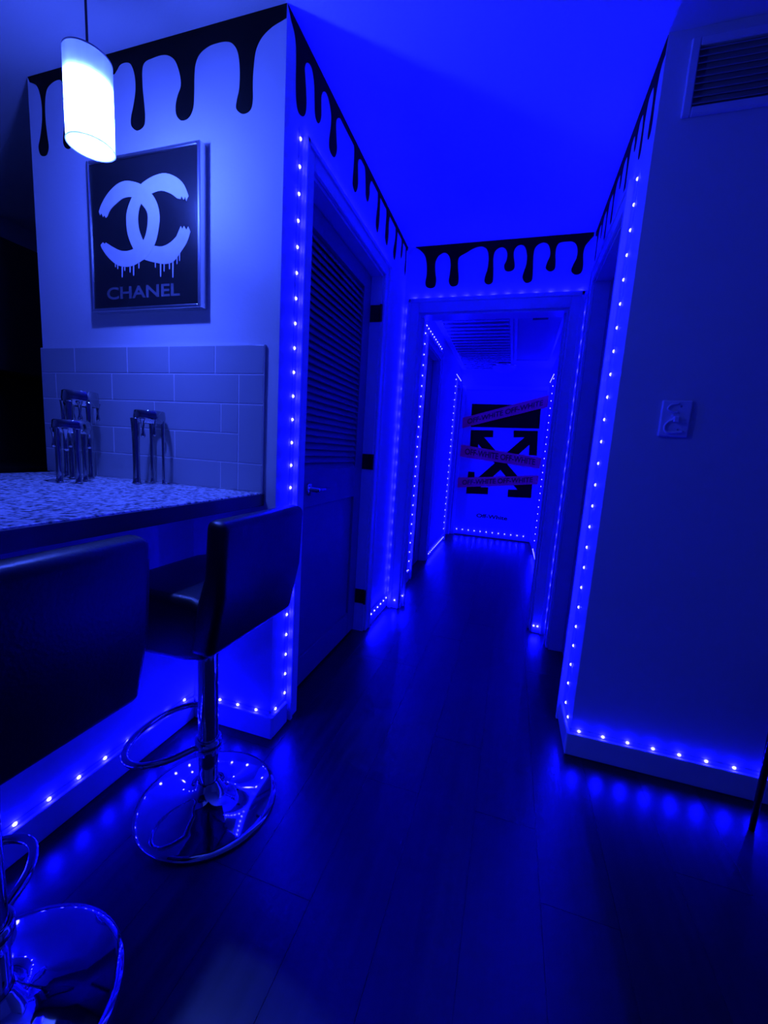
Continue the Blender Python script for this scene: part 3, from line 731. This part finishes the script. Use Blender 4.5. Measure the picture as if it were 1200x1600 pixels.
led_strip('blue led strip down the wall end and along the baseboard under the switch',
          [((RXp, 1.785, 2.16), (RXp, 1.775, .130), (-1, 0, 0)), ((RXp, 1.772, .126), (RXp, YC+.004, .104), (-1, 0, 0)),
           ((XR+.004, YC-.0005, .102), (1.45, YC-.0005, .102), (0, -1, 0))])
led_strip('blue led strip lying on top of the doorway casing beside the switch wall',
          [((XR-.009, DR[0]-.060, CT4), (XR-.009, DR[1]+.060, CT4), (0, 0, 1))])
led_strip('blue led strip lying on top of the cased opening under the dripping decal',
          [((OX0-.065, YB-.009, CTH), (OX1+.065, YB-.009, CTH), (0, 0, 1))])
led_strip('blue led strip on short baseboard by cased opening, rising around the side door',
          [((XL+BT+.0005, 2.40, .078), (XL+BT+.0005, 2.755, .078), (1, 0, 0), .01, .066), ((OX0-.045, YB-.0165, .055), (OX0-.002, YB-.0165, .075), (0, -1, 0), .018), ((OX0+.0125, YB+.003, .085), (OX0+.0125, YB+.046, .085), (1, 0, 0), .03),
           ((LX, YB2+.02, .10), (LX, 3.44, .10), (1, 0, 0)), ((LX, 3.455, .04), (LX, 3.455, 2.15), (1, 0, 0)), ((LX, 3.455, 2.165), (LX, 4.27, 2.165), (1, 0, 0))])
led_strip('blue led strip low on the far left wall, rising beside the decorated door',
          [((XL+BT+.0005, 4.30, .05), (XL+BT+.0005, 5.36, .05), (1, 0, 0)), ((LX, 5.385, .10), (LX, 5.385, 2.13), (1, 0, 0)), ((LX, 5.39, 2.14), (LX, 5.88, 2.14), (1, 0, 0))])
led_strip('blue led strip across the foot of the decorated door',
          [((-.70, YF-.0455, .082), (.325, YF-.0455, .082), (0, -1, 0))])
led_strip('blue led strip up the far right wall beside the decorated door',
          [((XR2-BT-.0005, 4.42, .06), (XR2-BT-.0005, 5.24, .06), (-1, 0, 0)), ((XR2-.0005, 5.27, .11), (XR2-.0005, 5.27, 2.12), (-1, 0, 0)), ((XR2-.0005, 5.28, 2.13), (XR2-.0005, 5.88, 2.13), (-1, 0, 0))])
led_strip('added blue led strip brightening the hallway, up the outer left side of the cased opening',
          [((OX0-.0725, YB-.008, .10), (OX0-.0725, YB-.008, 2.08), (-1, 0, 0))])  # strip added to brighten the hallway, mirroring the right side
led_strip('blue led strip up the outer right side of the cased opening',
          [((OX1+.008, YB-.0165, .05), (OX1+.036, YB-.0165, .05), (0, -1, 0), .003, .024), ((OX1+.0725, YB-.008, .06), (OX1+.0725, YB-.008, 2.08), (1, 0, 0))])

# ================================================================ SIDE TABLE at the right edge, KITCHEN
def side_table():
    x0, x1, y0, y1 = .85, 1.35, 1.10, 1.47
    e = thing('side_table', 'small glossy black side table standing before the switch wall', 'table', ((x0+x1)/2, (y0+y1)/2, 0))
    for x in (x0, x1):
        for y in (y0, y1):
            obj('leg', tube(nb(), [(x, y, 0), (x, y, .30), (x, y, .52)], [.008, .011, .014], 14), 'black_gloss', e, smooth=True)
    obj('table_top', bx((x0-.03, y0-.03, .52), (x1+.03, y1+.03, .545), .005), 'black_gloss', e)
side_table()
def kitchen():
    x0 = RX0+.0; 
    for i, (a, b) in enumerate(((.9, 1.5), (1.5, 2.1), (2.1, 2.7))):
        nm = ('beside the counter', 'in the middle of the run', 'towards the kitchen corner')[i]
        e = thing('base_cabinet', 'dark kitchen base cabinet '+nm, 'cabinet', (x0+.3, (a+b)/2, 0), 'dark kitchen base cabinets')
        obj('body', bx((x0+.001, a+.001, .09), (x0+.58, b-.001, .87)), 'cabinet_dark', e); obj('plinth', bx((x0+.001, a+.001, 0), (x0+.53, b-.001, .09)), 'cabinet_dark', e)
        d = obj('door', bx((x0+.581, a+.006, .10), (x0+.60, b-.006, .70), .003), 'cabinet_dark', e); obj('handle', tube(nb(), [(x0+.615, b-.06, .52), (x0+.615, b-.06, .66)], .005, 8), 'dark_metal', d)
        d = obj('drawer', bx((x0+.581, a+.006, .71), (x0+.60, b-.006, .86), .003), 'cabinet_dark', e); obj('handle', tube(nb(), [(x0+.615, (a+b)/2-.06, .79), (x0+.615, (a+b)/2+.06, .79)], .005, 8), 'dark_metal', d)
        u = thing('wall_cabinet', 'dark kitchen wall cabinet '+nm, 'cabinet', (x0+.16, (a+b)/2, 1.45), 'dark kitchen wall cabinets')
        obj('body', bx((x0+.001, a+.001, 1.45), (x0+.32, b-.001, 2.2)), 'cabinet_dark', u); d = obj('door', bx((x0+.321, a+.006, 1.455), (x0+.34, b-.006, 2.195), .003), 'cabinet_dark', u)
        obj('handle', tube(nb(), [(x0+.355, b-.06, 1.5), (x0+.355, b-.06, 1.64)], .005, 8), 'dark_metal', d)
    tag(obj('darkening_panel', bx((x0+.001, .9, .9055), (x0+.012, 2.7, 1.4495)), 'cabinet_dark'), 'dark panel added to keep the wall dim between kitchen worktop and wall cabinets', 'panel')  # dark sheet added so the lamplit wall here stays dim
    tag(obj('kitchen_worktop', bx((x0+.001, .9, .8705), (x0+.62, 2.7, .905), .004), 'cabinet_dark'), 'dark worktop over the kitchen base cabinets', 'worktop')
kitchen()
